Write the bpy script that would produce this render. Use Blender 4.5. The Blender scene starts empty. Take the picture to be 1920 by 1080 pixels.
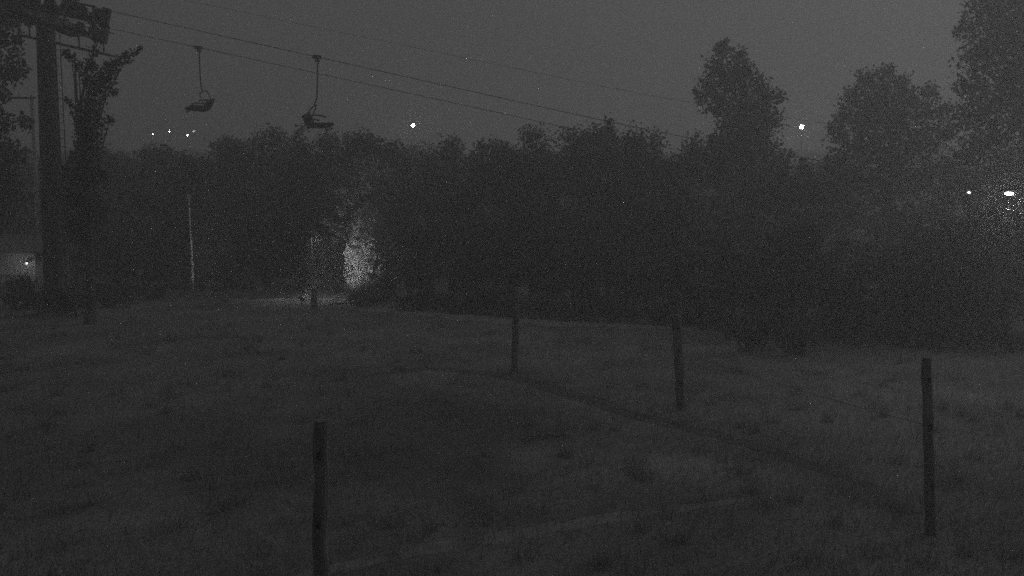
import bpy, bmesh, math, random
import numpy as np
from mathutils import Vector, Matrix, noise

random.seed(7)
rng = np.random.default_rng(7)
sc = bpy.context.scene
C = sc.collection
R = math.radians

# ------------------------------------------------------------------ camera
F = 1663.0                      # focal length in pixels of the 1920 px wide photograph
CAM_Z = 3.5
PITCH = math.atan(122.0 / F)    # the webcam looks slightly down
cam = bpy.data.cameras.new('camera')
cam.sensor_width = 36.0
cam.lens = 36.0 * F / 1920.0
cam.clip_start = 0.05
cam.clip_end = 3000.0
co = bpy.data.objects.new('camera', cam)
co.location = (0, 0, CAM_Z)
co.rotation_euler = (math.pi / 2 - PITCH, 0, 0)
C.objects.link(co)
sc.camera = co

# ------------------------------------------------------------------ sky, moon, exposure
MOON_EL, MOON_AZ = 34.0, 52.0   # the moonlight comes from the upper right (azimuth from the view direction)
w = bpy.data.worlds.new('World'); sc.world = w; w.use_nodes = True
nt = w.node_tree; N = nt.nodes; L = nt.links
N.clear()
out = N.new('ShaderNodeOutputWorld'); bg = N.new('ShaderNodeBackground')
sky = N.new('ShaderNodeTexSky'); sky.sky_type = 'NISHITA'; sky.sun_disc = False
sky.sun_elevation = R(MOON_EL); sky.sun_rotation = R(MOON_AZ)
sky.dust_density = 3.0
bw = N.new('ShaderNodeRGBToBW')
tc = N.new('ShaderNodeTexCoord'); sep = N.new('ShaderNodeSeparateXYZ')
grad = N.new('ShaderNodeMapRange')          # thin overcast: paler overhead than at the horizon
grad.inputs['From Min'].default_value = -0.05; grad.inputs['From Max'].default_value = 0.6
grad.inputs['To Min'].default_value = 0.62; grad.inputs['To Max'].default_value = 1.7
cl = N.new('ShaderNodeTexNoise'); cl.inputs['Scale'].default_value = 3.0; cl.inputs['Detail'].default_value = 6
clr = N.new('ShaderNodeMapRange')
clr.inputs['From Min'].default_value = 0.3; clr.inputs['From Max'].default_value = 0.7
clr.inputs['To Min'].default_value = 0.9; clr.inputs['To Max'].default_value = 1.1
m1 = N.new('ShaderNodeMath'); m1.operation = 'MULTIPLY'
m2 = N.new('ShaderNodeMath'); m2.operation = 'MULTIPLY'
L.new(tc.outputs['Generated'], sep.inputs[0]); L.new(sep.outputs['Z'], grad.inputs['Value'])
L.new(tc.outputs['Generated'], cl.inputs['Vector']); L.new(cl.outputs['Fac'], clr.inputs['Value'])
soft = N.new('ShaderNodeMath'); soft.operation = 'POWER'; soft.inputs[1].default_value = 0.25   # thin cloud evens the sky out
L.new(sky.outputs[0], bw.inputs[0]); L.new(bw.outputs[0], soft.inputs[0]); L.new(soft.outputs[0], m1.inputs[0]); L.new(grad.outputs[0], m1.inputs[1])
L.new(m1.outputs[0], m2.inputs[0]); L.new(clr.outputs[0], m2.inputs[1])
L.new(m2.outputs[0], bg.inputs['Color'])
bg.inputs['Strength'].default_value = 0.039
L.new(bg.outputs[0], out.inputs['Surface'])

sun = bpy.data.lights.new('moonlight', 'SUN'); sun.energy = 0.3; sun.angle = R(14)
so = bpy.data.objects.new('moonlight', sun); C.objects.link(so)
d = Vector((math.sin(R(MOON_AZ)) * math.cos(R(MOON_EL)), math.cos(R(MOON_AZ)) * math.cos(R(MOON_EL)), math.sin(R(MOON_EL))))
so.rotation_euler = (-d).to_track_quat('-Z', 'Y').to_euler()

vs = sc.view_settings
sc.display_settings.display_device = 'sRGB'
vs.view_transform = 'Standard'; vs.look = 'None'; vs.exposure = 0.0; vs.gamma = 1.0; vs.use_curve_mapping = False
sc.render.filter_size = 3.2
sc.cycles.max_bounces = 4
sc.cycles.volume_bounces = 2
sc.cycles.use_denoising = False
sc.cycles.use_adaptive_sampling = True
sc.cycles.adaptive_threshold = 0.5
sc.cycles.adaptive_min_samples = 16

# ------------------------------------------------------------------ helpers
def at(px, py, Y):
    """world point seen at a pixel of the 1920x1080 photograph, at depth Y"""
    u, v = (px - 960) / F, (540 - py) / F
    c, s = math.cos(PITCH), math.sin(PITCH)
    y = c + v * s; z = -s + v * c
    return Vector((u * Y / y, Y, CAM_Z + z * Y / y))

def gat(px, py, gz=0.0):
    u, v = (px - 960) / F, (540 - py) / F
    c, s = math.cos(PITCH), math.sin(PITCH)
    y = c + v * s; z = -s + v * c
    t = (gz - CAM_Z) / z
    return Vector((u * t, y * t, gz))

def material(name, lo, hi, scale=6.0, rough=0.85, bump=0.0, metal=0.0, detail=6.0, stretch=None, spec=0.3):
    m = bpy.data.materials.new(name); m.use_nodes = True
    n = m.node_tree.nodes; l = m.node_tree.links
    b = n['Principled BSDF']
    t = n.new('ShaderNodeTexCoord'); x = n.new('ShaderNodeTexNoise'); r = n.new('ShaderNodeMapRange')
    mp = n.new('ShaderNodeMapping')
    if stretch: mp.inputs['Scale'].default_value = stretch
    x.inputs['Scale'].default_value = scale; x.inputs['Detail'].default_value = detail
    r.inputs['From Min'].default_value = 0.3; r.inputs['From Max'].default_value = 0.7
    r.inputs['To Min'].default_value = lo; r.inputs['To Max'].default_value = hi
    l.new(t.outputs['Object'], mp.inputs['Vector']); l.new(mp.outputs[0], x.inputs['Vector'])
    l.new(x.outputs['Fac'], r.inputs['Value'])
    l.new(r.outputs[0], b.inputs['Base Color'])
    b.inputs['Roughness'].default_value = rough; b.inputs['Metallic'].default_value = metal
    b.inputs['Specular IOR Level'].default_value = spec
    if bump:
        q = n.new('ShaderNodeBump'); q.inputs['Strength'].default_value = bump; q.inputs['Distance'].default_value = 0.05
        l.new(x.outputs['Fac'], q.inputs['Height']); l.new(q.outputs[0], b.inputs['Normal'])
    return m

def leaf_material(name, lo, hi):
    m = bpy.data.materials.new(name); m.use_nodes = True
    n = m.node_tree.nodes; l = m.node_tree.links
    n.clear()
    o = n.new('ShaderNodeOutputMaterial'); mix = n.new('ShaderNodeMixShader'); mix.inputs[0].default_value = 0.3
    df = n.new('ShaderNodeBsdfDiffuse'); tr = n.new('ShaderNodeBsdfTranslucent')
    g = n.new('ShaderNodeNewGeometry'); r = n.new('ShaderNodeMapRange')
    r.inputs['To Min'].default_value = lo; r.inputs['To Max'].default_value = hi
    l.new(g.outputs['Random Per Island'], r.inputs['Value'])
    l.new(r.outputs[0], df.inputs['Color']); l.new(r.outputs[0], tr.inputs['Color'])
    l.new(df.outputs[0], mix.inputs[1]); l.new(tr.outputs[0], mix.inputs[2]); l.new(mix.outputs[0], o.inputs['Surface'])
    return m

def emission(name, strength):
    m = bpy.data.materials.new(name); m.use_nodes = True
    n = m.node_tree.nodes; n.clear()
    o = n.new('ShaderNodeOutputMaterial'); e = n.new('ShaderNodeEmission')
    e.inputs['Strength'].default_value = strength
    m.node_tree.links.new(e.outputs[0], o.inputs['Surface'])
    return m

ORD = ['first', 'second', 'third', 'fourth', 'fifth', 'sixth', 'seventh', 'eighth', 'ninth', 'tenth', 'eleventh', 'twelfth', 'thirteenth']
counts = {}
def nth(kind, px, marks):
    """'second ... right of the farthest fence post' for things met from left to right"""
    m = [q for q in marks if q[0] <= px][-1]
    k = (kind, m[1]); counts[k] = counts.get(k, 0) + 1
    return '%s %s right of the %s' % (ORD[counts[k] - 1], kind, m[1])
MARKS = [(0, 'floodlit conifer'), (965, 'farthest fence post'), (1275, 'middle fence post'), (1741, 'right-hand fence post')]
LEFTMARKS = [(0, 'lift pylon'), (358, 'pale lamp pole')]

M = dict(
    leaf=leaf_material('woodland leaves', 0.07, 0.15),
    leaf_dark=leaf_material('dark woodland leaves', 0.04, 0.09), leaf_light=leaf_material('lighter woodland leaves', 0.1, 0.24),
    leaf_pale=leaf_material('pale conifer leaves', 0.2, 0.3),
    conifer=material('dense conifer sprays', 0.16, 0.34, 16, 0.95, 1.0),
    grass=leaf_material('meadow grass blades', 0.2, 0.44),
    bark=material('bark', 0.07, 0.16, 9, 0.9, 0.5, stretch=(1, 1, 0.2)),
    pale_bark=material('pale bark', 0.14, 0.26, 9, 0.9, 0.5, stretch=(1, 1, 0.2)),
    post=material('weathered post wood', 0.13, 0.26, 14, 0.9, 0.5, stretch=(1, 1, 0.15)),
    steel=material('dark painted steel', 0.04, 0.075, 5, 0.6, 0.1),
    galv=material('galvanised steel', 0.35, 0.5, 7, 0.5, 0.05),
    rope=material('steel rope', 0.04, 0.07, 30, 0.6),
    seat=material('chair slats', 0.03, 0.06, 8, 0.7, 0.1),
    plaster=material('hut plaster', 0.55, 0.7, 5, 0.9, 0.2),
    roof=material('hut roofing', 0.13, 0.2, 6, 0.8, 0.2),
    gravel=material('gravel', 0.24, 0.4, 7, 0.95, 0.4),
    dirt=material('trodden dirt', 0.19, 0.3, 3, 0.95, 0.4),
    track=material('pale track', 0.26, 0.4, 3, 0.95, 0.4),
    damp=material('damp soil', 0.06, 0.15, 5, 0.9, 0.4),
    paint=material('pale paint', 0.4, 0.55, 6, 0.8),
    glass_dark=material('dark window', 0.02, 0.03, 3, 0.15, spec=0.5),
    glow=emission('lamp glow', 40.0), glow_small=emission('small lamp glow', 14.0),
    glow_dim=emission('dim lamp glow', 2.4), glow_near=emission('near lamp glow', 7.0), glow_hut=emission('hut lamp glow', 2.5),
)

def mesh_obj(name, verts, faces, mat, parent=None, loc=None):
    me = bpy.data.meshes.new(name)
    me.from_pydata([tuple(v) for v in verts], [], faces); me.update()
    if mat: me.materials.append(mat)
    o = bpy.data.objects.new(name, me); C.objects.link(o)
    if parent: o.parent = parent
    if loc is not None: o.location = loc
    return o

def bm_obj(name, bm, mat, parent=None, loc=None, smooth=False):
    me = bpy.data.meshes.new(name); bm.normal_update(); bm.to_mesh(me); bm.free()
    if smooth:
        for p in me.polygons: p.use_smooth = True
    me.materials.append(mat)
    o = bpy.data.objects.new(name, me); C.objects.link(o)
    if parent: o.parent = parent
    if loc is not None: o.location = loc
    return o

def tag(o, label=None, cat=None, group=None, kind=None):
    if label: o['label'] = label
    if cat: o['category'] = cat
    if group: o['group'] = group
    if kind: o['kind'] = kind
    return o

def empty(name, loc, label, cat, group=None, rz=0):
    o = bpy.data.objects.new(name, None); C.objects.link(o)
    o.location = loc; o.rotation_euler = (0, 0, rz); o.empty_display_size = 0.2
    return tag(o, label, cat, group)

def box(bm, c, s, rot=None):
    m = Matrix.Translation(Vector(c))
    if rot is not None: m = m @ rot.to_4x4()
    m = m @ Matrix.Diagonal((s[0], s[1], s[2], 1))
    bmesh.ops.create_cube(bm, size=1, matrix=m)

def tube(bm, pts, rads, seg=8, cap=True):
    pts = [Vector(p) for p in pts]
    if not hasattr(rads, '__len__'): rads = [rads] * len(pts)
    rings = []
    ov = (pts[-1] - pts[0]).normalized()
    up = Vector((0, 0, 1)) if abs(ov.z) < 0.8 else Vector((1, 0.2, 0))
    for i, p in enumerate(pts):
        t = (pts[min(i + 1, len(pts) - 1)] - pts[max(i - 1, 0)]).normalized()
        a = t.cross(up)
        if a.length < 0.02: a = t.cross(Vector((0.3, 1, 0.2)))
        a.normalize(); b = t.cross(a).normalized()
        rings.append([bm.verts.new(p + (a * math.cos(k * 2 * math.pi / seg) + b * math.sin(k * 2 * math.pi / seg)) * rads[i]) for k in range(seg)])
    for r0, r1 in zip(rings, rings[1:]):
        for k in range(seg):
            bm.faces.new((r0[k], r0[(k + 1) % seg], r1[(k + 1) % seg], r1[k]))
    if cap:
        bm.faces.new(rings[0]); bm.faces.new(list(reversed(rings[-1])))

def disc(bm, c, r, w_, axis='Y', seg=16):
    m = Matrix.Translation(Vector(c)) @ (Matrix.Rotation(math.pi / 2, 4, 'X') if axis == 'Y' else Matrix.Identity(4))
    bmesh.ops.create_cone(bm, cap_ends=True, segments=seg, radius1=r, radius2=r, depth=w_, matrix=m)

# ------------------------------------------------------------------ the ground
def ground_z(x, y):
    r = math.hypot(x, y)
    z = 0.10 * noise.noise(Vector((x * 0.12, y * 0.12, 3.1))) * min(1, r / 6) + 0.03 * noise.noise(Vector((x * 0.7, y * 0.7, 9.0)))
    if y > 55:                                    # the wooded slope across the valley
        t = min(1.0, (y - 55) / 95.0)
        z += (t * t * (3 - 2 * t)) * (15.6 + 1.6 * noise.noise(Vector((x * 0.012, 5.0, 1.7))))
    return z

xs = np.unique(np.concatenate([np.linspace(-300, -40, 40), np.linspace(-40, 40, 161), np.linspace(40, 300, 40)]))
ys = np.unique(np.concatenate([np.linspace(-60, 0, 20), np.linspace(0, 50, 126), np.linspace(50, 170, 60), np.linspace(170, 400, 20)]))
V = [(x, y, ground_z(x, y)) for y in ys for x in xs]
nx = len(xs)
Fc = [(j * nx + i, j * nx + i + 1, (j + 1) * nx + i + 1, (j + 1) * nx + i) for j in range(len(ys) - 1) for i in range(nx - 1)]
PATCHES = []
for px_, py_, rx_, ry_, v_ in ((800, 800, 2.6, 4.2, .6), (1050, 870, .75, 1.0, 1.45), (1290, 880, 1.3, .9, 1.3), (250, 850, 3.2, 3.5, .85), (1150, 650, 4.5, 3.5, 1.12), (1480, 770, 1.8, 2.0, 1.15), (980, 960, 1.0, .6, .85)):
    p_ = gat(px_, py_); PATCHES.append((p_.x, p_.y, rx_, ry_, v_))
gm = bpy.data.materials.new('meadow ground'); gm.use_nodes = True
n = gm.node_tree.nodes; l = gm.node_tree.links; b = n['Principled BSDF']
t = n.new('ShaderNodeTexCoord')
n1 = n.new('ShaderNodeTexNoise'); n1.inputs['Scale'].default_value = 0.35; n1.inputs['Detail'].default_value = 8; n1.inputs['Roughness'].default_value = 0.65
n2 = n.new('ShaderNodeTexNoise'); n2.inputs['Scale'].default_value = 14; n2.inputs['Detail'].default_value = 6; n2.inputs['Roughness'].default_value = 0.7
r1 = n.new('ShaderNodeMapRange'); r1.inputs['From Min'].default_value = 0.3; r1.inputs['From Max'].default_value = 0.7
r1.inputs['To Min'].default_value = 0.11; r1.inputs['To Max'].default_value = 0.3
r2 = n.new('ShaderNodeMapRange'); r2.inputs['From Min'].default_value = 0.3; r2.inputs['From Max'].default_value = 0.7
r2.inputs['To Min'].default_value = 0.65; r2.inputs['To Max'].default_value = 1.35
mm = n.new('ShaderNodeMath'); mm.operation = 'MULTIPLY'
sp = n.new('ShaderNodeSeparateXYZ')
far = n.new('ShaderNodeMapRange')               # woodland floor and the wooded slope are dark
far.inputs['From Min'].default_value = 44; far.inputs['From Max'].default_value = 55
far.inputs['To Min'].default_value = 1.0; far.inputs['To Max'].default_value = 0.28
m3 = n.new('ShaderNodeMath'); m3.operation = 'MULTIPLY'
bp = n.new('ShaderNodeBump'); bp.inputs['Strength'].default_value = 0.7; bp.inputs['Distance'].default_value = 0.06
l.new(t.outputs['Object'], n1.inputs['Vector']); l.new(t.outputs['Object'], n2.inputs['Vector'])
l.new(n1.outputs['Fac'], r1.inputs['Value']); l.new(n2.outputs['Fac'], r2.inputs['Value'])
l.new(r1.outputs[0], mm.inputs[0]); l.new(r2.outputs[0], mm.inputs[1])
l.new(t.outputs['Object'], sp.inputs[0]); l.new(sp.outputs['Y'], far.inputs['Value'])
last = mm.outputs[0]
wob = n.new('ShaderNodeTexNoise'); wob.inputs['Scale'].default_value = 0.9; wob.inputs['Detail'].default_value = 5
l.new(t.outputs['Object'], wob.inputs['Vector'])
for (cx_, cy_, rx_, ry_, val) in PATCHES:         # bare, damp and bleached patches of the meadow
    mp = n.new('ShaderNodeMapping'); mp.inputs['Location'].default_value = (-cx_ / rx_, -cy_ / ry_, 0)
    mp.inputs['Scale'].default_value = (1 / rx_, 1 / ry_, 0)
    ln_ = n.new('ShaderNodeVectorMath'); ln_.operation = 'LENGTH'
    ad = n.new('ShaderNodeMath'); ad.operation = 'ADD'
    fr = n.new('ShaderNodeMapRange'); fr.inputs['From Min'].default_value = 1.0; fr.inputs['From Max'].default_value = 1.8
    fr.inputs['To Min'].default_value = val; fr.inputs['To Max'].default_value = 1.0
    mu = n.new('ShaderNodeMath'); mu.operation = 'MULTIPLY'
    l.new(t.outputs['Object'], mp.inputs['Vector']); l.new(mp.outputs[0], ln_.inputs[0])
    l.new(ln_.outputs['Value'], ad.inputs[0]); l.new(wob.outputs['Fac'], ad.inputs[1])
    l.new(ad.outputs[0], fr.inputs['Value']); l.new(fr.outputs[0], mu.inputs[0]); l.new(last, mu.inputs[1]); last = mu.outputs[0]
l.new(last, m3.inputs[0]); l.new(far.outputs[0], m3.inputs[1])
l.new(m3.outputs[0], b.inputs['Base Color']); l.new(n2.outputs['Fac'], bp.inputs['Height']); l.new(bp.outputs[0], b.inputs['Normal'])
b.inputs['Roughness'].default_value = 0.9
g = mesh_obj('ground', V, Fc, gm); tag(g, kind='structure')
for p in g.data.polygons: p.use_smooth = True

def strip(name, pts, widths, mat, lift=0.02, step=0.35, cols=6):
    """a path laid on the ground along a polyline with ragged edges"""
    P = [Vector((p[0], p[1], 0)) for p in pts]
    dense, wd = [], []
    for i in range(len(P) - 1):
        k = max(2, int((P[i + 1] - P[i]).length / step))
        for j in range(k):
            a = j / k
            dense.append(P[i].lerp(P[i + 1], a)); wd.append(widths[i] * (1 - a) + widths[i + 1] * a)
    dense.append(P[-1]); wd.append(widths[-1])
    V, Fs = [], []
    for i, p in enumerate(dense):
        t = (dense[min(i + 2, len(dense) - 1)] - dense[max(i - 2, 0)]).normalized(); nrm = Vector((-t.y, t.x, 0))
        for k in range(cols + 1):
            s = k / cols * 2 - 1
            ww = wd[i] / 2 * (1 + 0.4 * noise.noise(Vector((i * 0.35, s, 4.0))))
            q = p + nrm * s * ww
            lf = lift if abs(s) < 0.99 else -0.03
            V.append((q.x, q.y, ground_z(q.x, q.y) + lf + 0.012 * noise.noise(q * 3)))
    c = cols + 1
    for i in range(len(dense) - 1):
        for k in range(cols): Fs.append((i * c + k, i * c + k + 1, (i + 1) * c + k + 1, (i + 1) * c + k))
    return tag(mesh_obj(name, V, Fs, mat), kind='structure')

strip('gravel_path', [gat(430, 567)[:2], gat(540, 564)[:2], gat(600, 565)[:2], gat(648, 569)[:2]], [1.6, 2.6, 3.4, 3.0], M['gravel'], lift=0.05)
strip('field_track', [gat(640, 575)[:2], gat(800, 590)[:2], gat(1000, 603)[:2], gat(1150, 608)[:2], gat(1310, 615)[:2]], [1.2, 1.6, 1.4, 1.2, .3], M['track'], lift=0.05)
strip('footpath', [gat(560, 1075)[:2], gat(700, 1045)[:2], gat(900, 1010)[:2], gat(1180, 968)[:2], gat(1460, 928)[:2]], [0.3, 0.36, 0.42, 0.38, 0.12], M['dirt'], lift=0.008, step=0.12)

strip('rut', [gat(690, 704)[:2], gat(800, 690)[:2], gat(940, 703)[:2], gat(1090, 746)[:2], gat(1200, 786)[:2], gat(1330, 815)[:2], gat(1450, 850)[:2], gat(1640, 915)[:2]], [.4, .7, .7, .7, .7, .65, .5, .25], M['damp'], lift=0.006, step=0.15)

# ------------------------------------------------------------------ grass
def grass(name, n_blades, sampler, h0, h1, w0, seed=1):
    r = np.random.default_rng(seed)
    xy = sampler(r, n_blades)
    k = len(xy)
    z = np.array([ground_z(a, b_) for a, b_ in xy])
    ang = r.uniform(0, 2 * math.pi, k); h = r.uniform(h0, h1, k); lean = r.uniform(0.1, 0.8, k) * h
    la = r.uniform(0, 2 * math.pi, k); ww = r.uniform(0.5, 1.2, k) * w0
    v = np.zeros((k, 3, 3))
    dx, dy = np.cos(ang) * ww, np.sin(ang) * ww
    v[:, 0] = np.stack([xy[:, 0] - dx, xy[:, 1] - dy, z - 0.01], 1)
    v[:, 1] = np.stack([xy[:, 0] + dx, xy[:, 1] + dy, z - 0.01], 1)
    v[:, 2] = np.stack([xy[:, 0] + np.cos(la) * lean, xy[:, 1] + np.sin(la) * lean, z + h], 1)
    me = bpy.data.meshes.new(name)
    me.vertices.add(3 * k); me.vertices.foreach_set('co', v.ravel())
    me.loops.add(3 * k); me.loops.foreach_set('vertex_index', np.arange(3 * k, dtype=np.int32))
    me.polygons.add(k); me.polygons.foreach_set('loop_start', np.arange(0, 3 * k, 3, dtype=np.int32))
    me.update(calc_edges=True)
    me.materials.append(M['grass'])
    o = bpy.data.objects.new(name, me); C.objects.link(o)
    return tag(o, kind='stuff')

def meadow(r, n_):
    y = 3.5 + 40 * r.random(n_) ** 1.5
    x = (r.random(n_) * 2 - 1) * (y * 0.66 + 1.5)
    keep = np.array([noise.noise(Vector((a * 0.5, b_ * 0.5, 0))) > -0.35 or r.random() < 0.4 for a, b_ in zip(x, y)])
    keep &= ~((y > 36.5) & (x < -6.9) & (x > -14))
    return np.stack([x, y], 1)[keep]
tag(grass('meadow_grass', 170000, meadow, 0.05, 0.17, 0.007, 3), 'short rough meadow grass covering the field', 'grass')

def tufts(r, n_):                             # coarse tussocks scattered over the meadow
    m_ = n_ // 45
    y = 4 + 30 * r.random(m_) ** 1.3; x = (r.random(m_) * 2 - 1) * (y * 0.64 + 1)
    k_ = r.integers(0, m_, n_); sd = 0.05 + 0.1 * r.random(m_)
    return np.stack([x[k_], y[k_]], 1) + r.normal(0, 1, (n_, 2)) * sd[k_][:, None]
tag(grass('grass_tussocks', 22000, tufts, 0.1, 0.34, 0.008, 11), 'coarse grass tussocks scattered over the meadow', 'grass')

def fence_tufts(r, n_):                       # longer unmown grass under the fence line
    line = [gat(940, 690), gat(1090, 745), gat(1278, 785), gat(1450, 850), gat(1600, 915), gat(1760, 985), gat(1960, 1050)]
    s = r.integers(0, len(line) - 1, n_); a = r.random(n_)
    P = np.array([(p.x, p.y) for p in line])
    q = P[s] * (1 - a[:, None]) + P[s + 1] * a[:, None]
    return q + r.normal(0, 0.3, (n_, 2))
tag(grass('tall_grass', 1800, fence_tufts, 0.1, 0.3, 0.007, 5), 'longer unmown grass in a band under the fence posts', 'grass')

# ------------------------------------------------------------------ trees
def leaves_mesh(name, blobs, per_m3, size, mat, flat=1.0, shell=0.5):
    """leaf-sized quads spread through blobs (x, y, z, r)"""
    cs = []
    for bx_, by_, bz_, br in blobs:
        k = max(30, int(per_m3 * br ** 2.3))
        dirs = rng.normal(size=(k, 3)); dirs /= np.linalg.norm(dirs, axis=1)[:, None]
        rad = br * (rng.random(k) ** shell) * (1 + 0.5 * rng.random(k) ** 5)
        # clumpy surface: radius varies with direction
        ph = rng.uniform(0, 6.28, 3)
        bump = 1 + 0.22 * np.sin(4 * dirs[:, 0] + ph[0]) * np.sin(5 * dirs[:, 2] + ph[1]) + 0.12 * np.sin(9 * dirs[:, 1] + ph[2])
        p = dirs * (rad * bump)[:, None]; p[:, 2] *= flat
        cs.append(p + np.array([bx_, by_, bz_]))
    c = np.concatenate(cs); k = len(c)
    a = rng.normal(size=(k, 3)); a /= np.linalg.norm(a, axis=1)[:, None]
    b_ = np.cross(a, rng.normal(size=(k, 3))); b_ /= np.linalg.norm(b_, axis=1)[:, None]
    s = size * rng.uniform(0.6, 1.3, k)[:, None]
    v = np.stack([c - a * s, c - b_ * s * 0.55, c + a * s, c + b_ * s * 0.55], 1)
    me = bpy.data.meshes.new(name)
    me.vertices.add(4 * k); me.vertices.foreach_set('co', v.ravel())
    me.loops.add(4 * k); me.loops.foreach_set('vertex_index', np.arange(4 * k, dtype=np.int32))
    me.polygons.add(k); me.polygons.foreach_set('loop_start', np.arange(0, 4 * k, 4, dtype=np.int32))
    me.update(calc_edges=True); me.materials.append(mat)
    return me

def trunk_mesh(name, h, r0, blobs, mat, lean=(0, 0), limbs=14):
    bm = bmesh.new()
    pts = [Vector((lean[0] * t_ * t_ + 0.12 * math.sin(t_ * 5), lean[1] * t_ * t_ + 0.1 * math.cos(t_ * 4), -0.15 + t_ * h)) for t_ in [0, .08, .25, .45, .65, .85, 1]]
    tube(bm, pts, [r0 * 1.35, r0, r0 * .85, r0 * .7, r0 * .5, r0 * .3, r0 * .1], 8)
    for q in random.sample(list(blobs), min(limbs, len(blobs))):
        q = Vector(q[:3]); t_ = max(0.15, min(0.85, (q.z - 0.12 * h) / h * 0.75))
        k = min(5, int(t_ * 6)); st = pts[k + 1].lerp(pts[k], 0.4)
        mid = st.lerp(q, 0.5) + Vector((0, 0, 0.05 * h))
        tube(bm, [st, mid, q], [r0 * .34, r0 * .2, r0 * .06], 5)
    me = bpy.data.meshes.new(name); bm.normal_update(); bm.to_mesh(me); bm.free()
    for p in me.polygons: p.use_smooth = True
    me.materials.append(mat)
    return me

def rand_blobs(kind, n_=26):
    """crown of a 10 m tall tree, in several habits"""
    out_ = []
    for i in range(n_):
        if kind == 'broad':
            a = random.uniform(0, 6.28); z = random.uniform(2.4, 9.1)
            rr = 3.1 * math.sin(math.pi * min(1, (z - 1.2) / 8.9)) ** 0.6
            e = rr * random.random() ** 0.5
            out_.append((math.cos(a) * e, math.sin(a) * e, z, random.uniform(0.65, 1.15)))
        elif kind == 'tall':
            a = random.uniform(0, 6.28); z = random.uniform(1.6, 9.4)
            rr = 2.0 * (1 - ((z - 4.6) / 5.6) ** 2) ** 0.5 if abs(z - 4.6) < 5.6 else 0.2
            e = rr * random.random() ** 0.5
            out_.append((math.cos(a) * e, math.sin(a) * e, z, random.uniform(0.5, 0.9)))
        else:  # pointed
            a = random.uniform(0, 6.28); z = 0.8 + 8.9 * random.random() ** 0.9
            e = 2.3 * (1 - z / 10.2) * random.uniform(0.3, 1)
            out_.append((math.cos(a) * e, math.sin(a) * e, z, 0.3 + 0.75 * (1 - z / 10.5)))
    return out_

protos = {}
for kind, cnt in (('broad', 4), ('tall', 3), ('pointed', 2)):
    protos[kind] = []
    for i in range(cnt):
        bl = rand_blobs(kind, {'broad': 34, 'tall': 32, 'pointed': 40}[kind])
        lm = leaves_mesh('crown', bl, 420, 0.115, M[('leaf', 'leaf_light', 'leaf_dark', 'leaf')[(i + len(kind)) % 4]])
        tm = trunk_mesh('trunk', 8.6, 0.2, bl, M['pale_bark'] if i % 2 else M['bark'])
        protos[kind].append((lm, tm))

pc = {'broad': 0, 'tall': 0, 'pointed': 0}
def tree(kind, x, y, top_z, width, label, group=None, name='leafy_tree', rz=None):
    i = pc[kind]; pc[kind] += 1
    lm, tm = protos[kind][i % len(protos[kind])]
    gz = ground_z(x, y)
    hs = (top_z - gz) / 9.9
    nat = {'broad': 7.4, 'tall': 5.0, 'pointed': 4.6}[kind]
    ws = width / nat
    root = empty(name, (x, y, gz), label, 'tree', group, rz if rz is not None else random.uniform(0, 6.28))
    for nm, me in (('trunk', tm), ('crown', lm)):
        o = bpy.data.objects.new(nm, me); C.objects.link(o); o.parent = root
        o.scale = (ws, ws, hs)
    return root

def blob_tree(name, base, blobs, label, top, r0=0.16, leaf=0.13, dens=330, mat='leaf', group=None, lean=(0, 0), limbs=14, bark='bark'):
    bz = ground_z(base[0], base[1])
    root = empty(name, (base[0], base[1], bz), label, 'tree', group)
    loc = [(a - base[0], b_ - base[1], c - bz, r_) for a, b_, c, r_ in blobs]
    for nm, me in (('trunk', trunk_mesh('trunk', top - bz, r0, loc, M[bark], lean, limbs)), ('crown', leaves_mesh('crown', loc, dens, leaf, M[mat]))):
        o = bpy.data.objects.new(nm, me); C.objects.link(o); o.parent = root
    return root

def pb(px, py, Y, rpx):
    p = at(px, py, Y)
    return (p.x, p.y, p.z, rpx * Y / F)

WOOD = 'trees of the dark woodland behind the meadow'
# front row: photograph x, top y, depth, crown width (m), habit, label
front = [
    (205, 268, 47, 6.0, 'broad', 'dark leafy tree just right of the lift pylon, its top under the distant lamps'),
    (270, 262, 50, 5.6, 'tall', 'dark tree left of the pale lamp pole, level with the far lamps'),
    (345, 262, 51, 6.0, 'broad', 'dark rounded tree standing directly behind the pale lamp pole'),
    (418, 250, 50, 5.6, 'tall', 'dark tree right of the pale lamp pole where the treeline starts to rise'),
    (490, 228, 48, 6.0, 'broad', 'dark tree beneath and between the two hanging lift chairs'),
    (560, 233, 49, 5.4, 'pointed', 'dark tree whose top touches the underside of the right lift chair'),
    (640, 238, 47, 6.2, 'broad', 'broad dark tree rising above the floodlit conifer'),
    (722, 252, 48, 5.4, 'tall', 'dark tree just left of the bright lamp on the middle skyline'),
    (806, 254, 45, 5.6, 'broad', 'dark tree directly under the bright middle skyline lamp'),
    (880, 240, 44, 5.8, 'tall', 'dark tree behind and left of the far small fence post'),
    (955, 248, 42, 5.6, 'broad', 'dark tree directly behind the farthest fence post'),
    (1030, 230, 42, 5.2, 'broad', 'dark tree just right of the farthest fence post'),
    (1100, 226, 41, 5.0, 'tall', 'dark tree on the left shoulder of the little peaked treetop'),
    (1142, 205, 42, 3.4, 'pointed', 'dark tree with a small pointed top midway along the treeline'),
    (1190, 240, 40, 5.2, 'broad', 'dark tree just right of the small pointed treetop'),
    (1262, 250, 39, 4.8, 'broad', 'dark tree in the dip left of the tall lone crown'),
    (1320, 262, 40, 4.8, 'tall', 'dark low tree tucked behind the left foot of the tall lone crown'),
    (1470, 290, 40, 4.4, 'broad', 'dark low tree below the bright lamp in the gap between the tall crowns'),
    (1535, 290, 39, 4.2, 'tall', 'dark low tree at the right side of the gap below the bright lamp'),
]
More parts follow.
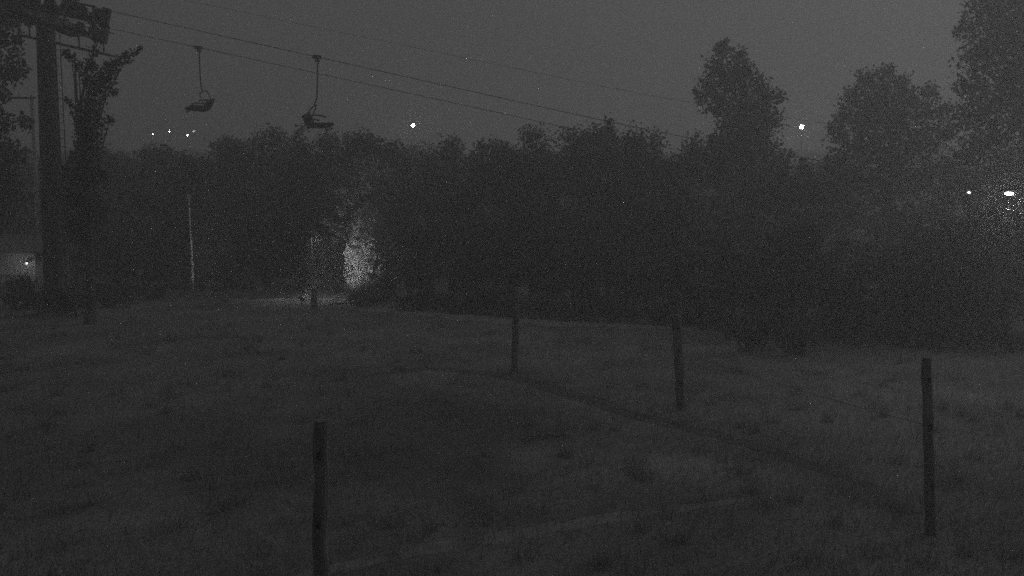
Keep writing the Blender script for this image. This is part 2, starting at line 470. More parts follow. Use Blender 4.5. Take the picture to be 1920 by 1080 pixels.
for px, ty, Y, wd, kind, lab in front:
    p = at(px, ty, Y)
    tree(kind, p.x, p.y, p.z, wd, lab)

# understorey closing the woodland edge: small trees and bushes, many alike
edge = [(455, 552), (560, 553), (720, 572), (800, 582), (900, 591), (1000, 598), (1120, 603), (1250, 608), (1330, 610), (1440, 640), (1560, 645), (1700, 655), (1850, 665), (1990, 670)]
def edge_y(px):
    for (a, b_), (c, d_) in zip(edge, edge[1:]):
        if a <= px <= c: return b_ + (d_ - b_) * (px - a) / (c - a)
    return 552 if px < 455 else 670
for i in range(26):
    px = 755 + i * 45 + random.uniform(-14, 14)
    e = gat(px, edge_y(px) - random.uniform(5, 11))
    topy = random.uniform(380, 490)
    Y = e.y + random.uniform(1.2, 3.0)
    p = at(px, topy, Y)
    tree(random.choice(['broad', 'tall', 'broad']), p.x, Y, p.z, random.uniform(2.2, 3.6),
         nth('understorey tree along the dark wood edge', px, MARKS), 'understorey trees along the woodland edge', 'young_tree')
for i in range(13):
    px = 130 + i * 41 + random.uniform(-12, 12)
    Y = random.uniform(47.5, 51)
    p = at(px, random.uniform(360, 450), Y)
    tree(random.choice(['broad', 'tall']), p.x, Y, p.z, random.uniform(3, 4.4),
         nth('understorey tree in the dark woods', px, LEFTMARKS), 'understorey trees behind the path', 'young_tree')
# the bulk of the wood behind
for i in range(30):
    px = -40 + i * 56 + random.uniform(-20, 20)
    Y = random.uniform(54, 66)
    prof = 268 if px < 430 else (245 if px < 700 else (262 if px < 1250 else 285))
    p = at(px, prof + random.uniform(0, 22), Y)
    tree(random.choice(['broad', 'broad', 'tall', 'pointed']), p.x, Y, p.z, random.uniform(5.5, 7.5),
         'tree deep in the dark woodland, seen only as a treetop behind the front rank', 'trees deep in the woodland')

# the tall lone crown
D = 44
bl = [pb(1352, 95, D, 17), pb(1385, 108, D, 20), pb(1345, 128, D + .4, 24), pb(1400, 138, D - .5, 24), pb(1372, 150, D, 30), pb(1420, 165, D, 22),
      pb(1330, 165, D + .8, 22), pb(1315, 185, D, 13), pb(1440, 185, D, 22), pb(1350, 195, D, 26), pb(1392, 200, D - .8, 30), pb(1425, 215, D + .5, 28), pb(1462, 182, D, 13),
      pb(1450, 225, D - .4, 20), pb(1370, 235, D, 26), pb(1410, 250, D, 32), pb(1378, 275, D - .6, 30), pb(1430, 280, D, 30), pb(1345, 262, D, 18), pb(1395, 310, D, 34),
      pb(1350, 320, D, 28), pb(1440, 325, D, 30), pb(1470, 300, D, 20), pb(1340, 370, D, 30), pb(1400, 370, D, 34), pb(1455, 380, D, 28), pb(1304, 172, D, 7), pb(1362, 80, D, 9)]
bs = at(1392, 595, D)
blob_tree('tall_tree', (bs.x, D), bl, 'tallest lone dark tree with a ragged top, left of the bright skyline lamp', at(1372, 100, D).z, 0.26, 0.115, 950)

# the broad tree right of the gap
D = 47
bl = [pb(1655, 145, D, 22), pb(1625, 152, D + .5, 22), pb(1690, 160, D, 22), pb(1602, 180, D, 22), pb(1650, 185, D - .5, 34), pb(1705, 190, D, 26), pb(1585, 215, D, 22), pb(1745, 172, D, 18), pb(1772, 205, D, 20), pb(1668, 132, D, 12), pb(1555, 240, D, 10), pb(1625, 225, D, 34),
      pb(1680, 230, D + .6, 36), pb(1735, 215, D, 26), pb(1575, 250, D, 22), pb(1610, 275, D - .5, 34), pb(1665, 285, D, 40), pb(1725, 270, D, 36), pb(1570, 300, D, 26), pb(1770, 250, D, 24),
      pb(1600, 340, D, 38), pb(1660, 345, D - .4, 40), pb(1720, 340, D, 38), pb(1560, 360, D, 26), pb(1775, 320, D, 34), pb(1590, 410, D, 34), pb(1650, 420, D, 38), pb(1710, 410, D, 34), pb(1765, 390, D, 30)]
bs = at(1660, 640, D)
blob_tree('broad_tree', (bs.x, D), bl, 'broad dark tree with a domed crown, right of the gap with the bright lamp', at(1655, 170, D).z, 0.3, 0.12, 800)

# the near tree at the right edge of the frame
D = 39
bl = [pb(1850, -60, D, 50), pb(1900, -20, D, 60), pb(1845, 10, D + .5, 38), pb(1815, 55, D, 26), pb(1875, 60, D - .5, 50), pb(1935, 70, D, 60), pb(1835, 110, D, 40), pb(1900, 135, D + .6, 50),
      pb(1960, 160, D, 60), pb(1815, 160, D, 28), pb(1855, 190, D, 46), pb(1920, 215, D, 52), pb(1810, 225, D, 32), pb(1860, 262, D, 44), pb(1980, 260, D, 60), pb(1925, 295, D, 36), pb(1820, 290, D, 34), pb(1960, 20, D, 60), pb(1990, 330, D, 40), pb(1885, 320, D + 2, 40), pb(1835, 345, D + 2, 38), pb(1900, 375, D + 2, 42), pb(1790, 355, D + 2, 34), pb(1840, 400, D + 2, 40)]
bs = at(1945, 655, D)
blob_tree('edge_tree', (bs.x, D), bl, 'tall dark tree at the right, reaching above the top of the picture', at(1900, -40, D).z, 0.35, 0.11, 650)
for px, ty, Y, wd, lab in ((1800, 395, 31, 4, 'low dark tree under the domed crown, left of the small right lamp'), (1890, 410, 32, 4.4, 'low dark tree below the bright right-hand lamp'), (1735, 420, 30.5, 3.4, 'low dark tree behind the right-hand fence post')):
    p = at(px, ty, Y); tree('broad', p.x, Y, p.z, wd, lab)

# the ragged tree at the left with a branch reaching up to the right
D = 30.5
bl = [pb(262, 92, D, 5), pb(252, 98, D, 8), pb(238, 106, D, 11), pb(222, 118, D, 14), pb(206, 132, D, 16), pb(192, 150, D, 19), pb(180, 172, D, 18), pb(172, 198, D, 20), pb(167, 228, D, 24),
      pb(168, 255, D, 24), pb(160, 285, D, 26), pb(183, 74, D, 10), pb(176, 96, D, 11), pb(170, 122, D, 13), pb(163, 148, D, 14), pb(188, 70, D, 9), pb(140, 8, D, 14), pb(122, 98, D, 7), pb(134, 108, D, 10), pb(148, 124, D, 11), pb(128, 190, D, 8), pb(142, 205, D, 12), pb(214, 172, D, 8), pb(206, 225, D, 10),
      pb(150, 320, D, 28), pb(178, 330, D, 24), pb(140, 370, D, 28), pb(175, 390, D, 26), pb(150, 430, D, 28)]
bs = at(166, 600, D)
blob_tree('ragged_tree', (bs.x, D), bl, 'ragged dark tree beside the pylon with one branch reaching up to the right', at(168, 90, D).z, 0.17, 0.075, 2600)
D = 37
bl = [pb(-30, 60, D, 40), pb(12, 20, D, 34), pb(40, 8, D, 24), pb(8, 70, D, 18), pb(34, 75, D, 14), pb(28, 105, D, 16), pb(40, 130, D, 16), pb(20, 140, D, 18), pb(5, 180, D, 14), pb(-20, 130, D, 36),
      pb(-30, 200, D, 36), pb(10, 232, D, 18), pb(45, 228, D, 16), pb(0, 275, D, 26), pb(26, 290, D, 26), pb(-20, 320, D, 40), pb(14, 350, D, 30), pb(112, 330, D, 22), pb(-6, 395, D, 26)]
bs = at(-32, 600, D)
blob_tree('gappy_tree', (bs.x, D), bl, 'gappy leafy tree at the left edge with sky showing between its clumps', at(10, 40, D).z, 0.22, 0.11, 1000)
# unseen trees added left of the frame to shade this side of the meadow
for x, y, h_, wd in ((-17, 14, 13, 8), (-19, 22, 14, 8), (-14, 6, 12, 7)):
    tree('broad', x, y, h_, wd, 'large unseen leafy tree added left of the picture to shade the meadow', 'unseen shade trees left of the picture')

# the floodlit conifer and the lit overhanging branch
D = 41
cx = at(693, 560, D)
bl = []
for z, rr in ((0.3, 1.0), (0.8, 1.15), (1.3, 1.15), (1.8, 1.1), (2.3, 1.0), (2.8, 0.95), (3.3, .85), (3.8, .65), (4.15, .4)):
    for k in range(6):
        a = k * 1.047 + z * 2
        bl.append((cx.x + math.cos(a) * rr * .62, D + math.sin(a) * rr * .62, z + random.uniform(-.15, .15), rr * .45))
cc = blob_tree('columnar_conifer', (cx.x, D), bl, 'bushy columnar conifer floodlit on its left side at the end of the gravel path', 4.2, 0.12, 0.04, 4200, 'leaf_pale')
bm = bmesh.new()                                    # dense twiggy heart of the conifer
prof_ = [(-.1, .6), (.2, .8), (.6, .9), (1.1, .98), (1.6, 1.02), (2.1, .94), (2.6, .9), (3.1, .8), (3.5, .68), (3.9, .5), (4.2, .3), (4.4, .05)]
rings = []; SEG = 64
zz = np.linspace(-.1, 4.45, 60)
for z in zz:
    rr = float(np.interp(z, [p_[0] for p_ in prof_], [p_[1] for p_ in prof_]))
    ring = []
    for k in range(SEG):
        a_ = 2 * math.pi * k / SEG; q_ = Vector((math.cos(a_), math.sin(a_), 0))
        f_ = 1.02 + .30 * noise.noise(Vector((q_.x * 1.6, q_.y * 1.6, z * 1.1))) + .15 * noise.noise(Vector((q_.x * 5, q_.y * 5, z * 4.2 + 7))) + .09 * noise.noise(Vector((q_.x * 13, q_.y * 13, z * 11 + 3)))
        ring.append(bm.verts.new((q_.x * rr * f_, q_.y * rr * f_, z)))
    rings.append(ring)
for r0, r1 in zip(rings, rings[1:]):
    for k in range(SEG): bm.faces.new((r0[k], r0[(k + 1) % SEG], r1[(k + 1) % SEG], r1[k]))
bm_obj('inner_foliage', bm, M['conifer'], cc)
D = 42
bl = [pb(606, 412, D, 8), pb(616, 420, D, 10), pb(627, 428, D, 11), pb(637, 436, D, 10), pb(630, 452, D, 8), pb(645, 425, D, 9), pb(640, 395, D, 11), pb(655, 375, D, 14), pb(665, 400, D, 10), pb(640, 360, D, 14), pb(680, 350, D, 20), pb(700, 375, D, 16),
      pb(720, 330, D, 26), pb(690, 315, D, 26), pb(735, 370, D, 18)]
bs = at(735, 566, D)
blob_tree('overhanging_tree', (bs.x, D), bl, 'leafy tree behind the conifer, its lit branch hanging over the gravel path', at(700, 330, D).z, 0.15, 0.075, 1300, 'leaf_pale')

# ------------------------------------------------------------------ bushes
def bush(px, py, wpx, hpx, label, group=None, mat='leaf', dens=900, leaf=0.06):
    p = gat(px, py); s = p.y / F; r_ = wpx * s / 2; h_ = hpx * s
    gz = ground_z(p.x, p.y)
    root = empty('bush', (p.x, p.y, gz), label, 'bush', group)
    bl = [(random.uniform(-.65, .65) * r_, random.uniform(-.5, .5) * r_, random.uniform(.2, .68) * h_, random.uniform(.3, .45) * min(r_, h_)) for _ in range(12)]
    bm = bmesh.new()
    for q in bl[:7]: tube(bm, [(0, 0, -.05), (q[0] * .6, q[1] * .6, q[2] * .5), q[:3]], [.03, .02, .008], 5)
    bm_obj('stem', bm, M['bark'], root)
    me = leaves_mesh('foliage', bl, dens, leaf, M[mat]); o = bpy.data.objects.new('foliage', me); C.objects.link(o); o.parent = root
    return root
bush(1395, 658, 130, 78, 'low wide dark bush at the meadow edge right of the middle fence post')
bush(1500, 668, 110, 80, 'dark bush at the meadow edge, right of the low wide one')
bush(690, 578, 90, 26, 'low bush in front of the foot of the floodlit conifer')
bush(770, 585, 80, 30, 'low dark bush right of the floodlit conifer at the wood edge')
bush(28, 580, 120, 78, 'dark bush hiding the base of the lit hut')
bush(110, 590, 120, 60, 'dark bush at the foot of the lift pylon')
bush(205, 575, 110, 50, 'dark bush right of the lift pylon foot')
bush(285, 562, 90, 34, 'low dark bush left of the pale lamp pole foot')
for i in range(17):
    px = 830 + i * 66 + random.uniform(-12, 12)
    bush(px, edge_y(px) - 2, random.uniform(90, 130), random.uniform(38, 60) * (1 if px < 1350 else 1.5), nth('dark bush in the row under the wood', px, MARKS), 'bushes along the woodland edge', 'leaf', 500, 0.08)

# ------------------------------------------------------------------ chairlift
A0, A1 = at(235, 27, 32), at(595, 107, 32)
B0, B1 = at(270, 67, 36), at(800, 182, 36)
def rope_z(which, x):
    p, q = (A0, A1) if which == 'A' else (B0, B1)
    s = (q.z - p.z) / (q.x - p.x)
    z = p.z + s * (x - p.x)
    if x > 2: z += 0.0035 * (x - 2) ** 2           # the span flattens towards its sag point
    return z
bm = bmesh.new()
ca, cb = at(370, 5, 34), at(670, 67, 34); sl_ = (cb.z - ca.z) / (cb.x - ca.x)
tube(bm, [(x, 34, ca.z + sl_ * (x - ca.x) + (0.0035 * (x - 2) ** 2 if x > 2 else 0)) for x in np.linspace(-40, 34, 50)], 0.006, 6)
tag(bm_obj('signal_cable', bm, M['rope']), 'very thin cable strung above the two lift ropes', 'cable')
PX = at(95, 300, 34).x
for wh, Y, lab in (('A', 32, 'nearer thin lift rope that carries the right chair'), ('B', 36, 'farther thin lift rope that carries the left chair')):
    bm = bmesh.new()
    tube(bm, [(x, Y, rope_z(wh, x)) for x in np.linspace(-45, 34, 60)], 0.012, 6)
    tag(bm_obj('haul_rope', bm, M['rope']), lab, 'rope', 'ropes of the chairlift')

py = empty('lift_pylon', (PX, 34, 0), 'thick dark chairlift pylon at the left with sheave assemblies on top', 'pylon')
zt = rope_z('A', PX)
bm = bmesh.new(); tube(bm, [(0, 0, -.2), (0, 0, 4), (0, 0, zt - 1.1), (0, 0, zt - 0.2)], [.42, .38, .33, .31], 20); bm_obj('mast', bm, M['steel'], py, smooth=True)
bm = bmesh.new(); disc(bm, (0, 0, .1), .7, .3, 'Z', 20); bm_obj('footing', bm, M['gravel'], py)
bm = bmesh.new(); box(bm, (0, 0, zt - .55), (.45, 4.6, .4)); bm_obj('crossarm', bm, M['steel'], py)
for wh, yy, x0, x1 in (('A', -2.0, -3.0, 3.2), ('B', 2.0, -2.2, 1.35)):
    sl = -0.222
    ry = Matrix.Rotation(math.atan(-sl), 3, 'Y')
    dz = lambda x: rope_z(wh, PX + x)
    sd = -1 if yy < 0 else 1
    bm = bmesh.new(); xm = (x0 + x1) / 2; ln = (x1 - x0) / math.cos(math.atan(sl))
    box(bm, (xm, yy, dz(xm) - .42), (ln, .12, .24), ry)
    k = x0 + .5
    while k < x1: box(bm, (k, yy, dz(k) - .42), (.16, .3, .4), ry); k += 1.3
    bm_obj('sheave_beam', bm, M['steel'], py)
    x = x0 + .3
    while x < x1:
        bm = bmesh.new(); disc(bm, (x, yy, dz(x) - .225), .21, .12); bm_obj('sheave', bm, M['steel'], py); x += .56
    bm = bmesh.new(); box(bm, (x1 - .05, yy, dz(x1) - .28), (.26, .2, .7), ry); bm_obj('rope_catcher', bm, M['steel'], py)
    bm = bmesh.new()
    box(bm, (xm, yy + sd * .55, dz(xm) - 1.0), (ln, .5, .06), ry)
    k = x0 + .1
    while k < x1: box(bm, (k, yy + sd * .78, dz(k) - .52), (.05, .05, .95)); k += 1.0
    box(bm, (xm, yy + sd * .78, dz(xm) - .07), (ln, .05, .05), ry)
    bm_obj('catwalk', bm, M['steel'], py)
bm = bmesh.new()
for s in (-.2, .2): tube(bm, [(.52, s, .8), (.42, s, zt - 1)], .02, 5)
for k in range(34): tube(bm, [(.52 - k * .003, -.2, 1 + k * .3), (.52 - k * .003, .2, 1 + k * .3)], .014, 5)
bm_obj('ladder', bm, M['steel'], py)

def lift_chair(loc, fwd, yaw, label):
    rt = empty('lift_chair', loc, label, 'lift chair', 'chairs of the chairlift', yaw)
    f = fwd
    bm = bmesh.new(); box(bm, (0, 0, 0), (.3, .1, .12)); box(bm, (0, 0, -.1), (.12, .07, .14)); bm_obj('rope_clamp', bm, M['steel'], rt)
    bm = bmesh.new()
    tube(bm, [(0, 0, -.1), (.06, -.16, -.16), (.0, -.1, -.26), (-.01 * f, -.1, -.9), (-.04 * f, -.08, -1.45), (-.12 * f, 0, -1.74)], .028, 8); bm_obj('hanger', bm, M['steel'], rt, smooth=True)
    bm = bmesh.new()                                # bail frame round the bench
    for s in (-.58, .58):
        tube(bm, [(-.12 * f, 0, -1.72), (-.14 * f, s * .8, -1.75), (-.18 * f, s, -1.85), (-.34 * f, s, -2.2), (-.26 * f, s, -2.42), (.3 * f, s, -2.4)], .022, 6)
    tube(bm, [(.3 * f, -.58, -2.4), (.3 * f, .58, -2.4)], .022, 6)
    tube(bm, [(-.26 * f, -.58, -2.42), (-.26 * f, .58, -2.42)], .022, 6)
    bm_obj('bail_frame', bm, M['steel'], rt)
    for s in (-.56, .56):
        bm = bmesh.new(); tube(bm, [(-.36 * f, s, -2.12), (.0, s, -2.12), (.18 * f, s, -2.17)], .03, 6); bm_obj('armrest', bm, M['seat'], rt)
    bm = bmesh.new()
    for k in range(6): box(bm, ((-.24 + k * .125) * f, 0, -2.42 + .006 * k), (.115, 1.14, .1))
    bm_obj('seat', bm, M['seat'], rt)
    bm = bmesh.new()
    for k in range(4): box(bm, ((-.30 - k * .04) * f, 0, -2.32 + k * .082), (.07, 1.14, .079))
    bm_obj('backrest', bm, M['seat'], rt)
    bm = bmesh.new()
    for s in (-.3, .3): tube(bm, [(.25 * f, s, -2.42), (.42 * f, s, -2.52)], .018, 6)
    tube(bm, [(.42 * f, -.46, -2.52), (.42 * f, .46, -2.52)], .025, 6)
    bm_obj('footrest', bm, M['steel'], rt)
    return rt
xb = at(372, 95, 36).x; xa = at(594, 107, 32).x
lift_chair((xb, 36, rope_z('B', xb)), -1, R(34), 'left empty chair of the chairlift, hanging clear against the sky')
lift_chair((xa, 32, rope_z('A', xa)), 1, R(24), 'right empty chair of the chairlift, its bench just above the treetops')

# ------------------------------------------------------------------ hut at the left
HX, HY = at(30, 500, 42).x, 42
hut = empty('lift_hut', (HX - 1.6, HY + 1.6, 0), 'small pale hut with a lamp-lit wall under a low roof at the left edge', 'hut')
ez = at(30, 474, 42).z; rz_ = at(60, 440, 43.5).z
xr = at(66, 500, 42).x - (HX - 1.6)
def wall(x0, x1, y0, y1, z1):
    bm = bmesh.new(); box(bm, ((x0 + x1) / 2, (y0 + y1) / 2, z1 / 2), (x1 - x0, y1 - y0, z1)); return bm
bm = wall(-3.2, xr, -1.6, -1.45, ez)
bm_obj('wall', bm, M['plaster'], hut)
bm_obj('wall', wall(-3.2, xr, 1.5, 1.65, ez), M['plaster'], hut)
bm_obj('wall', wall(xr - .15, xr, -1.447, 1.497, ez - .003), M['plaster'], hut)
bm_obj('wall', wall(-3.2, -3.05, -1.447, 1.497, ez - .003), M['plaster'], hut)
bm = bmesh.new()                                     # hipped roof
o_ = .55
vv = [bm.verts.new(v) for v in [(-3.2 - o_, -1.6 - o_, ez), (xr + o_, -1.6 - o_, ez), (xr + o_, 1.65 + o_, ez), (-3.2 - o_, 1.65 + o_, ez), (-1.6, 0, rz_), (xr - .6, 0, rz_),
                                (-3.2 - o_, -1.6 - o_, ez + .12), (xr + o_, -1.6 - o_, ez + .12), (xr + o_, 1.65 + o_, ez + .12), (-3.2 - o_, 1.65 + o_, ez + .12)]]
for f in ((0, 3, 2, 1), (0, 1, 7, 6), (1, 2, 8, 7), (2, 3, 9, 8), (3, 0, 6, 9), (6, 7, 5, 4), (7, 8, 5), (8, 9, 4, 5), (9, 6, 4)): bm.faces.new([vv[i] for i in f])
bm_obj('roof', bm, M['roof'], hut)
bm = bmesh.new(); box(bm, (-.75, -1.63, 1.0), (.85, .06, 2.0)); dr = bm_obj('door', bm, M['roof'], hut)
bm = bmesh.new(); box(bm, (-.45, -1.68, 1.0), (.04, .05, .14)); bm_obj('handle', bm, M['galv'], dr)
lp = at(50, 494, 41.7)
wl = empty('wall_lamp', lp, 'small lit lamp on the right end of the pale hut wall', 'wall lamp')
bm = bmesh.new(); bmesh.ops.create_uvsphere(bm, u_segments=10, v_segments=8, radius=.055); bm_obj('bulb', bm, M['glow_hut'], wl)
bm = bmesh.new(); box(bm, (0, .14, .12), (.06, .26, .05)); box(bm, (0, 0, .11), (.2, .2, .03)); bm_obj('bracket', bm, M['steel'], wl)
pl = bpy.data.lights.new('hut lamp light', 'POINT'); pl.energy = 4; pl.shadow_soft_size = .08
o = bpy.data.objects.new('hut_lamp_light', pl); C.objects.link(o); o.parent = wl; o.location = (-.1, -.7, -.1)

# utility pole behind the hut
up = at(72, 440, 46)
ut = empty('utility_pole', (up.x, 46, 0), 'pale thin utility pole with a crossbar rising behind the hut roof', 'pole')
bm = bmesh.new(); tube(bm, [(0, 0, -.2), (0, 0, 4), (-.06, 0, at(68, 178, 46).z)], [.13, .11, .085], 10); bm_obj('pole', bm, M['paint'], ut)
bm = bmesh.new(); box(bm, (-.62, -.12, at(48, 184, 46).z), (1.6, .09, .1)); bm_obj('crossbar', bm, M['steel'], ut)
for k in range(3):
    bm = bmesh.new(); tube(bm, [(-1.3 + k * .65, -.12, at(48, 184, 46).z + .05), (-1.3 + k * .65, -.12, at(48, 184, 46).z + .2)], [.04, .03], 8); bm_obj('insulator', bm, M['paint'], ut)

# pale lamp pole, its foot lit by a small ground floodlight
q = gat(362, 543)
pole = empty('lamp_pole', (q.x, q.y, ground_z(q.x, q.y)), 'slim pale metal lamp pole with an unlit head, floodlit from its foot', 'lamp post')
zt2 = at(357, 372, q.y).z
bm = bmesh.new(); tube(bm, [(0, 0, -.1), (0, 0, 1.5), (-.1, 0, zt2)], [.065, .055, .04], 12); bm_obj('pole', bm, M['galv'], pole, smooth=True)
bm = bmesh.new(); disc(bm, (0, 0, .03), .13, .1, 'Z'); bm_obj('base_plate', bm, M['galv'], pole)
bm = bmesh.new(); bmesh.ops.create_cone(bm, cap_ends=True, segments=14, radius1=.2, radius2=.07, depth=.22, matrix=Matrix.Translation((-.1, 0, zt2 + .1))); bm_obj('lamp_head', bm, M['paint'], pole)

def floodlight(loc, target, energy, cone, label, glow, blend=.5):
    rt = empty('ground_floodlight', loc, label, 'floodlight')
    dv = (Vector(target) - Vector(loc)).normalized()
    rot = dv.to_track_quat('-Z', 'Y').to_matrix()
    bm = bmesh.new(); box(bm, (0, 0, .25), (.24, .18, .09), rot); bm_obj('housing', bm, M['steel'], rt)
    bm = bmesh.new(); c = Vector((0, 0, .25)) + dv * .052; box(bm, c, (.2, .14, .012), rot); bm_obj('lens', bm, M[glow], rt)
    bm = bmesh.new(); tube(bm, [(0, 0, -.05), (0, 0, .2)], .02, 6); bm_obj('stake', bm, M['steel'], rt)
    li = bpy.data.lights.new('floodlight beam', 'SPOT'); li.energy = energy; li.spot_size = R(cone); li.spot_blend = blend; li.shadow_soft_size = .05
    o = bpy.data.objects.new('floodlight_beam', li); C.objects.link(o); o.parent = rt
    o.location = Vector((0, 0, .25)) + dv * .1; o.rotation_euler = dv.to_track_quat('-Z', 'Y').to_euler()
    return rt
q2 = gat(405, 551)
floodlight((q2.x, q2.y, 0), (q.x, q.y, 2.0), 150, 62, 'small ground floodlight right of the pale lamp pole, shining on it', 'glow_dim')

q3 = gat(566, 571); c3 = at(702, 480, 41)
floodlight((q3.x, q3.y, 0), (c3.x - .3, 40.8, 3.0), 460, 74, 'small ground floodlight left of the stub post, shining on the conifer', 'glow_dim', .6)

# path lamp that lights the conifer and the path
q = at(583, 436, 41)
pm = empty('path_lamp', (q.x, 41, 0), 'hooded path lamp post left of the floodlit conifer', 'lamp post')
bm = bmesh.new(); tube(bm, [(0.08, 0, -.1), (0.04, 0, 1.4), (0, 0, q.z)], [.06, .05, .04], 10); bm_obj('pole', bm, M['steel'], pm)
bm = bmesh.new(); box(bm, (.12, 0, q.z + .03), (.5, .26, .08)); box(bm, (-.1, 0, q.z - .04), (.05, .26, .18)); box(bm, (.13, -.14, q.z - .04), (.46, .02, .18)); bm_obj('hood', bm, M['steel'], pm)
li = bpy.data.lights.new('path lamp light', 'SPOT'); li.energy = 75; li.spot_size = R(128); li.spot_blend = .5; li.shadow_soft_size = .06
o = bpy.data.objects.new('path_lamp_light', li); C.objects.link(o); o.parent = pm; o.location = (.2, 0, q.z - .08)
o.rotation_euler = Vector((.3, -.2, -.9)).to_track_quat('-Z', 'Y').to_euler()

# ------------------------------------------------------------------ posts
def post(px_b, py_b, py_t, wpx, label, lean_px=0, name='fence_post', group='posts standing in the meadow', h_=None):
    g_ = gat(px_b, py_b); tp = at(px_b + lean_px, py_t, g_.y)
    gz = ground_z(g_.x, g_.y); r_ = wpx * g_.y / F / 2
    rt = empty(name, (g_.x, g_.y, gz), label, 'post', group)
    h = tp.z - gz; dx = tp.x - g_.x
    bm = bmesh.new(); k = 9
    pts = [(dx * j / k + .008 * math.sin(j * 2.1), .006 * math.cos(j * 1.7), -.3 if j == 0 else h * j / k) for j in range(k + 1)]
    tube(bm, pts, [r_ * (1.06 - .12 * j / k + .04 * math.sin(j * 3.3)) for j in range(k)] + [r_ * .86], 12)
    bm_obj('shaft', bm, M['post'], rt, smooth=False)
    bm = bmesh.new()
    for f_ in (.28, .62, .88): box(bm, (dx * f_, -r_ - .012, h * f_), (.03, .03, .06))
    bm_obj('insulator', bm, M['steel'], rt)
    return rt, Vector((g_.x, g_.y, gz)), h, dx
P = {}
P['far'] = post(965, 700, 540, 13, 'farthest of the tall fence posts, in the middle of the meadow', 3)
P['mid'] = post(1278, 772, 590, 18, 'fence post in the meadow between the middle one and the right-hand one', -10)
P['right'] = post(1745, 1000, 670, 19, 'right-hand fence post nearest the right edge', -8)
P['near'] = post(600, 1279, 788, 29, 'nearest and thickest fence post at the lower left, its foot below the picture', 2)
post(589, 576, 541, 11, 'short dark stub post standing in front of the pale gravel path', 0, 'bollard', None)

def strand(a, b_, fr, label, sag=.04, rad=.003, mat='steel'):
    (_, pa, ha, da), (_, pb_, hb, db) = P[a], P[b_]
    s = pa + Vector((da * fr[0], -.06, ha * fr[0])); e = pb_ + Vector((db * fr[1], -.06, hb * fr[1]))
    bm = bmesh.new(); tube(bm, [s.lerp(e, t_) - Vector((0, 0, sag * 4 * t_ * (1 - t_))) for t_ in np.linspace(0, 1, 14)], rad, 5)
    return tag(bm_obj('fence_wire', bm, M[mat]), label, 'wire', 'wires of the meadow fence')
strand('far', 'mid', (.62, .62), 'thin sagging wire between the farthest and the middle fence posts')
strand('mid', 'right', (.62, .62), 'thin sagging wire between the middle and the right-hand fence posts')

# small pale things along the path
def marker(px, py, h_, label):
    g_ = gat(px, py)
    rt = empty('marker_sign', (g_.x, g_.y, 0), label, 'sign', None)
    bm = bmesh.new(); tube(bm, [(0, 0, -.1), (0, 0, h_)], .035, 8); bm_obj('post', bm, M['post'], rt)
    bm = bmesh.new(); box(bm, (0, -.05, h_ - .14), (.24, .03, .3)); bm_obj('board', bm, M['paint'], rt)
marker(264, 548, 1.15, 'small pale sign board among bushes between pylon and pale lamp pole')
marker(487, 556, .5, 'small pale marker board at the left end of the gravel path')

# made-up pale box on stilts, standing in for a dim lit patch
g_ = at(1318, 362, 38.2)
patch_box = empty('lit_patch_box', (g_.x, 38.2, 0), 'pale box on stilts standing in for a dim lit patch below the tall crown', 'hut')
hz = g_.z
bm = bmesh.new(); box(bm, (0, .5, hz), (1.15, .9, .42)); bm_obj('cabin', bm, M['plaster'], patch_box)
bm = bmesh.new(); box(bm, (0, .5, hz + .28), (1.45, 1.2, .1)); bm_obj('roof', bm, M['roof'], patch_box)
for sx in (-.5, .5):
    for sy in (.1, .9):
        bm = bmesh.new(); box(bm, (sx, sy, (hz - .21) / 2), (.1, .1, hz - .21)); bm_obj('stilt', bm, M['post'], patch_box)

# ------------------------------------------------------------------ lit lamps beyond
def far_lamp(px, py, Y, r_, glow, label, wide=1.0, group='lit lamps on the far slope'):
    p = at(px, py, Y); gz = ground_z(p.x, Y)
    hgt = max(p.z - gz, .6)
    rt = empty('street_lamp', (p.x, Y, p.z - hgt), label, 'street lamp', group)
    bm = bmesh.new(); tube(bm, [(0, 0, -.2), (0, 0, hgt - r_)], [.07, .045], 8); bm_obj('pole', bm, M['steel'], rt)
    bm = bmesh.new(); bmesh.ops.create_uvsphere(bm, u_segments=12, v_segments=8, radius=r_, matrix=Matrix.Translation((0, 0, hgt)) @ Matrix.Diagonal((wide, 1, 1, 1))); bm_obj('lamp_globe', bm, M[glow], rt)
    bm = bmesh.new(); bmesh.ops.create_cone(bm, cap_ends=True, segments=12, radius1=r_ * wide * 1.1, radius2=.03, depth=r_ * .5, matrix=Matrix.Translation((0, 0, hgt + r_ * 1.15))); bm_obj('cap', bm, M['steel'], rt)
    return rt, p
far_lamp(287, 252, 135, .13, 'glow_small', 'leftmost of the four small lit lamps on the far left skyline')
far_lamp(318, 246, 140, .15, 'glow_small', 'second from the left of the four small skyline lamps')
far_lamp(352, 254, 135, .13, 'glow_small', 'third and lowest of the four small skyline lamps, above the pale pole')
far_lamp(363, 246, 145, .18, 'glow_dim', 'dimmest and rightmost of the four small skyline lamps')
far_lamp(774, 235, 130, .27, 'glow', 'bright lit lamp alone on the middle of the skyline')
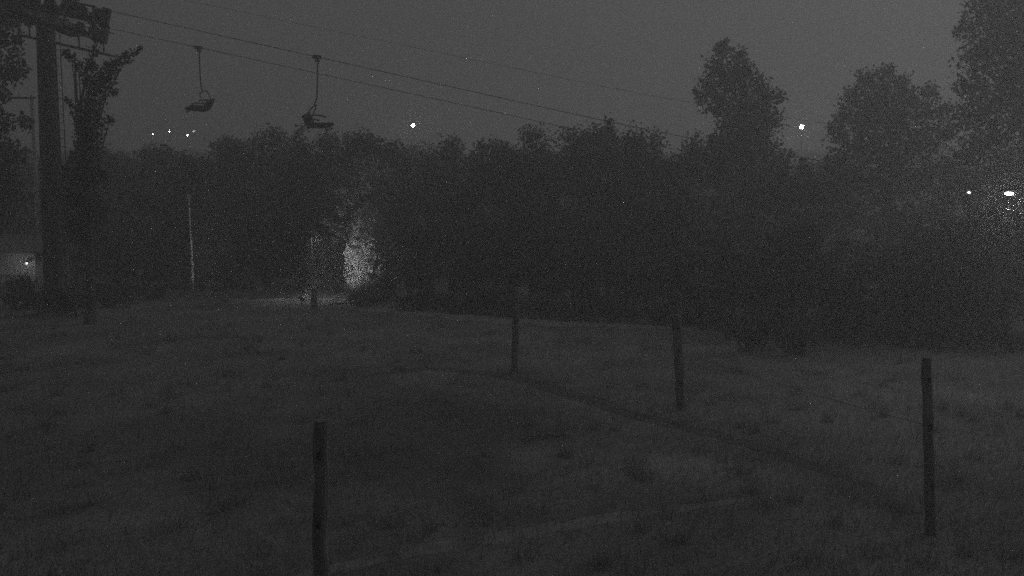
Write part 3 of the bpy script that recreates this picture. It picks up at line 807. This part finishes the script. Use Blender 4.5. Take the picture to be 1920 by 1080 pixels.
#far_lamp(728, 250, 130, .22, 'glow_dim', 'very dim lamp just left of the bright middle skyline lamp')
far_lamp(1503, 238, 120, .28, 'glow', 'bright lit lamp in the gap between the two tall right-hand trees')
far_lamp(1817, 361, 27, .035, 'glow_dim', 'tiny lit lamp left of the bright one near the right edge', 1.6, None)
LY = 17.0
p = at(1892, 363, LY)
rl = empty('street_lamp', (p.x + 0.75, LY, ground_z(p.x + .75, LY)), 'bright oval lit lamp near the right edge, on an arm reaching in from the right', 'street lamp')
gz = rl.location.z; hh = p.z - gz
bm = bmesh.new(); tube(bm, [(0, 0, -.2), (0, 0, 1.5), (0, 0, hh + .05)], [.06, .05, .045], 10); bm_obj('pole', bm, M['steel'], rl)
bm = bmesh.new(); tube(bm, [(0, 0, hh), (-.3, 0, hh + .17), (-.75, 0, hh + .14)], .022, 6); bm_obj('arm', bm, M['steel'], rl)
bm = bmesh.new(); box(bm, (-.75, 0, hh + .07), (.26, .14, .05)); bm_obj('hood', bm, M['steel'], rl)
bm = bmesh.new(); bmesh.ops.create_uvsphere(bm, u_segments=14, v_segments=8, radius=.036, matrix=Matrix.Translation((-.75, 0, hh)) @ Matrix.Diagonal((2.5, 1, .9, 1))); bm_obj('bulb', bm, M['glow_near'], rl)
pl = bpy.data.lights.new('right lamp light', 'POINT'); pl.energy = 28; pl.shadow_soft_size = .12
o = bpy.data.objects.new('right_lamp_light', pl); C.objects.link(o); o.parent = rl; o.location = (-.75, 0, hh - .18)

# ------------------------------------------------------------------ haze
bm = bmesh.new(); box(bm, (0, 165, 12), (640, 500, 28))
hz = bm_obj('haze', bm, None if False else bpy.data.materials.new('haze')); tag(hz, 'thin night haze hanging over the meadow and woods', None, None, 'stuff')
hm = hz.data.materials[0]; hm.use_nodes = True
n = hm.node_tree.nodes; n.clear()
o = n.new('ShaderNodeOutputMaterial'); pv = n.new('ShaderNodeVolumePrincipled')
pv.inputs['Color'].default_value = (.92, .92, .92, 1); pv.inputs['Density'].default_value = 0.0125; pv.inputs['Anisotropy'].default_value = 0.55
hm.node_tree.links.new(pv.outputs[0], o.inputs['Volume'])
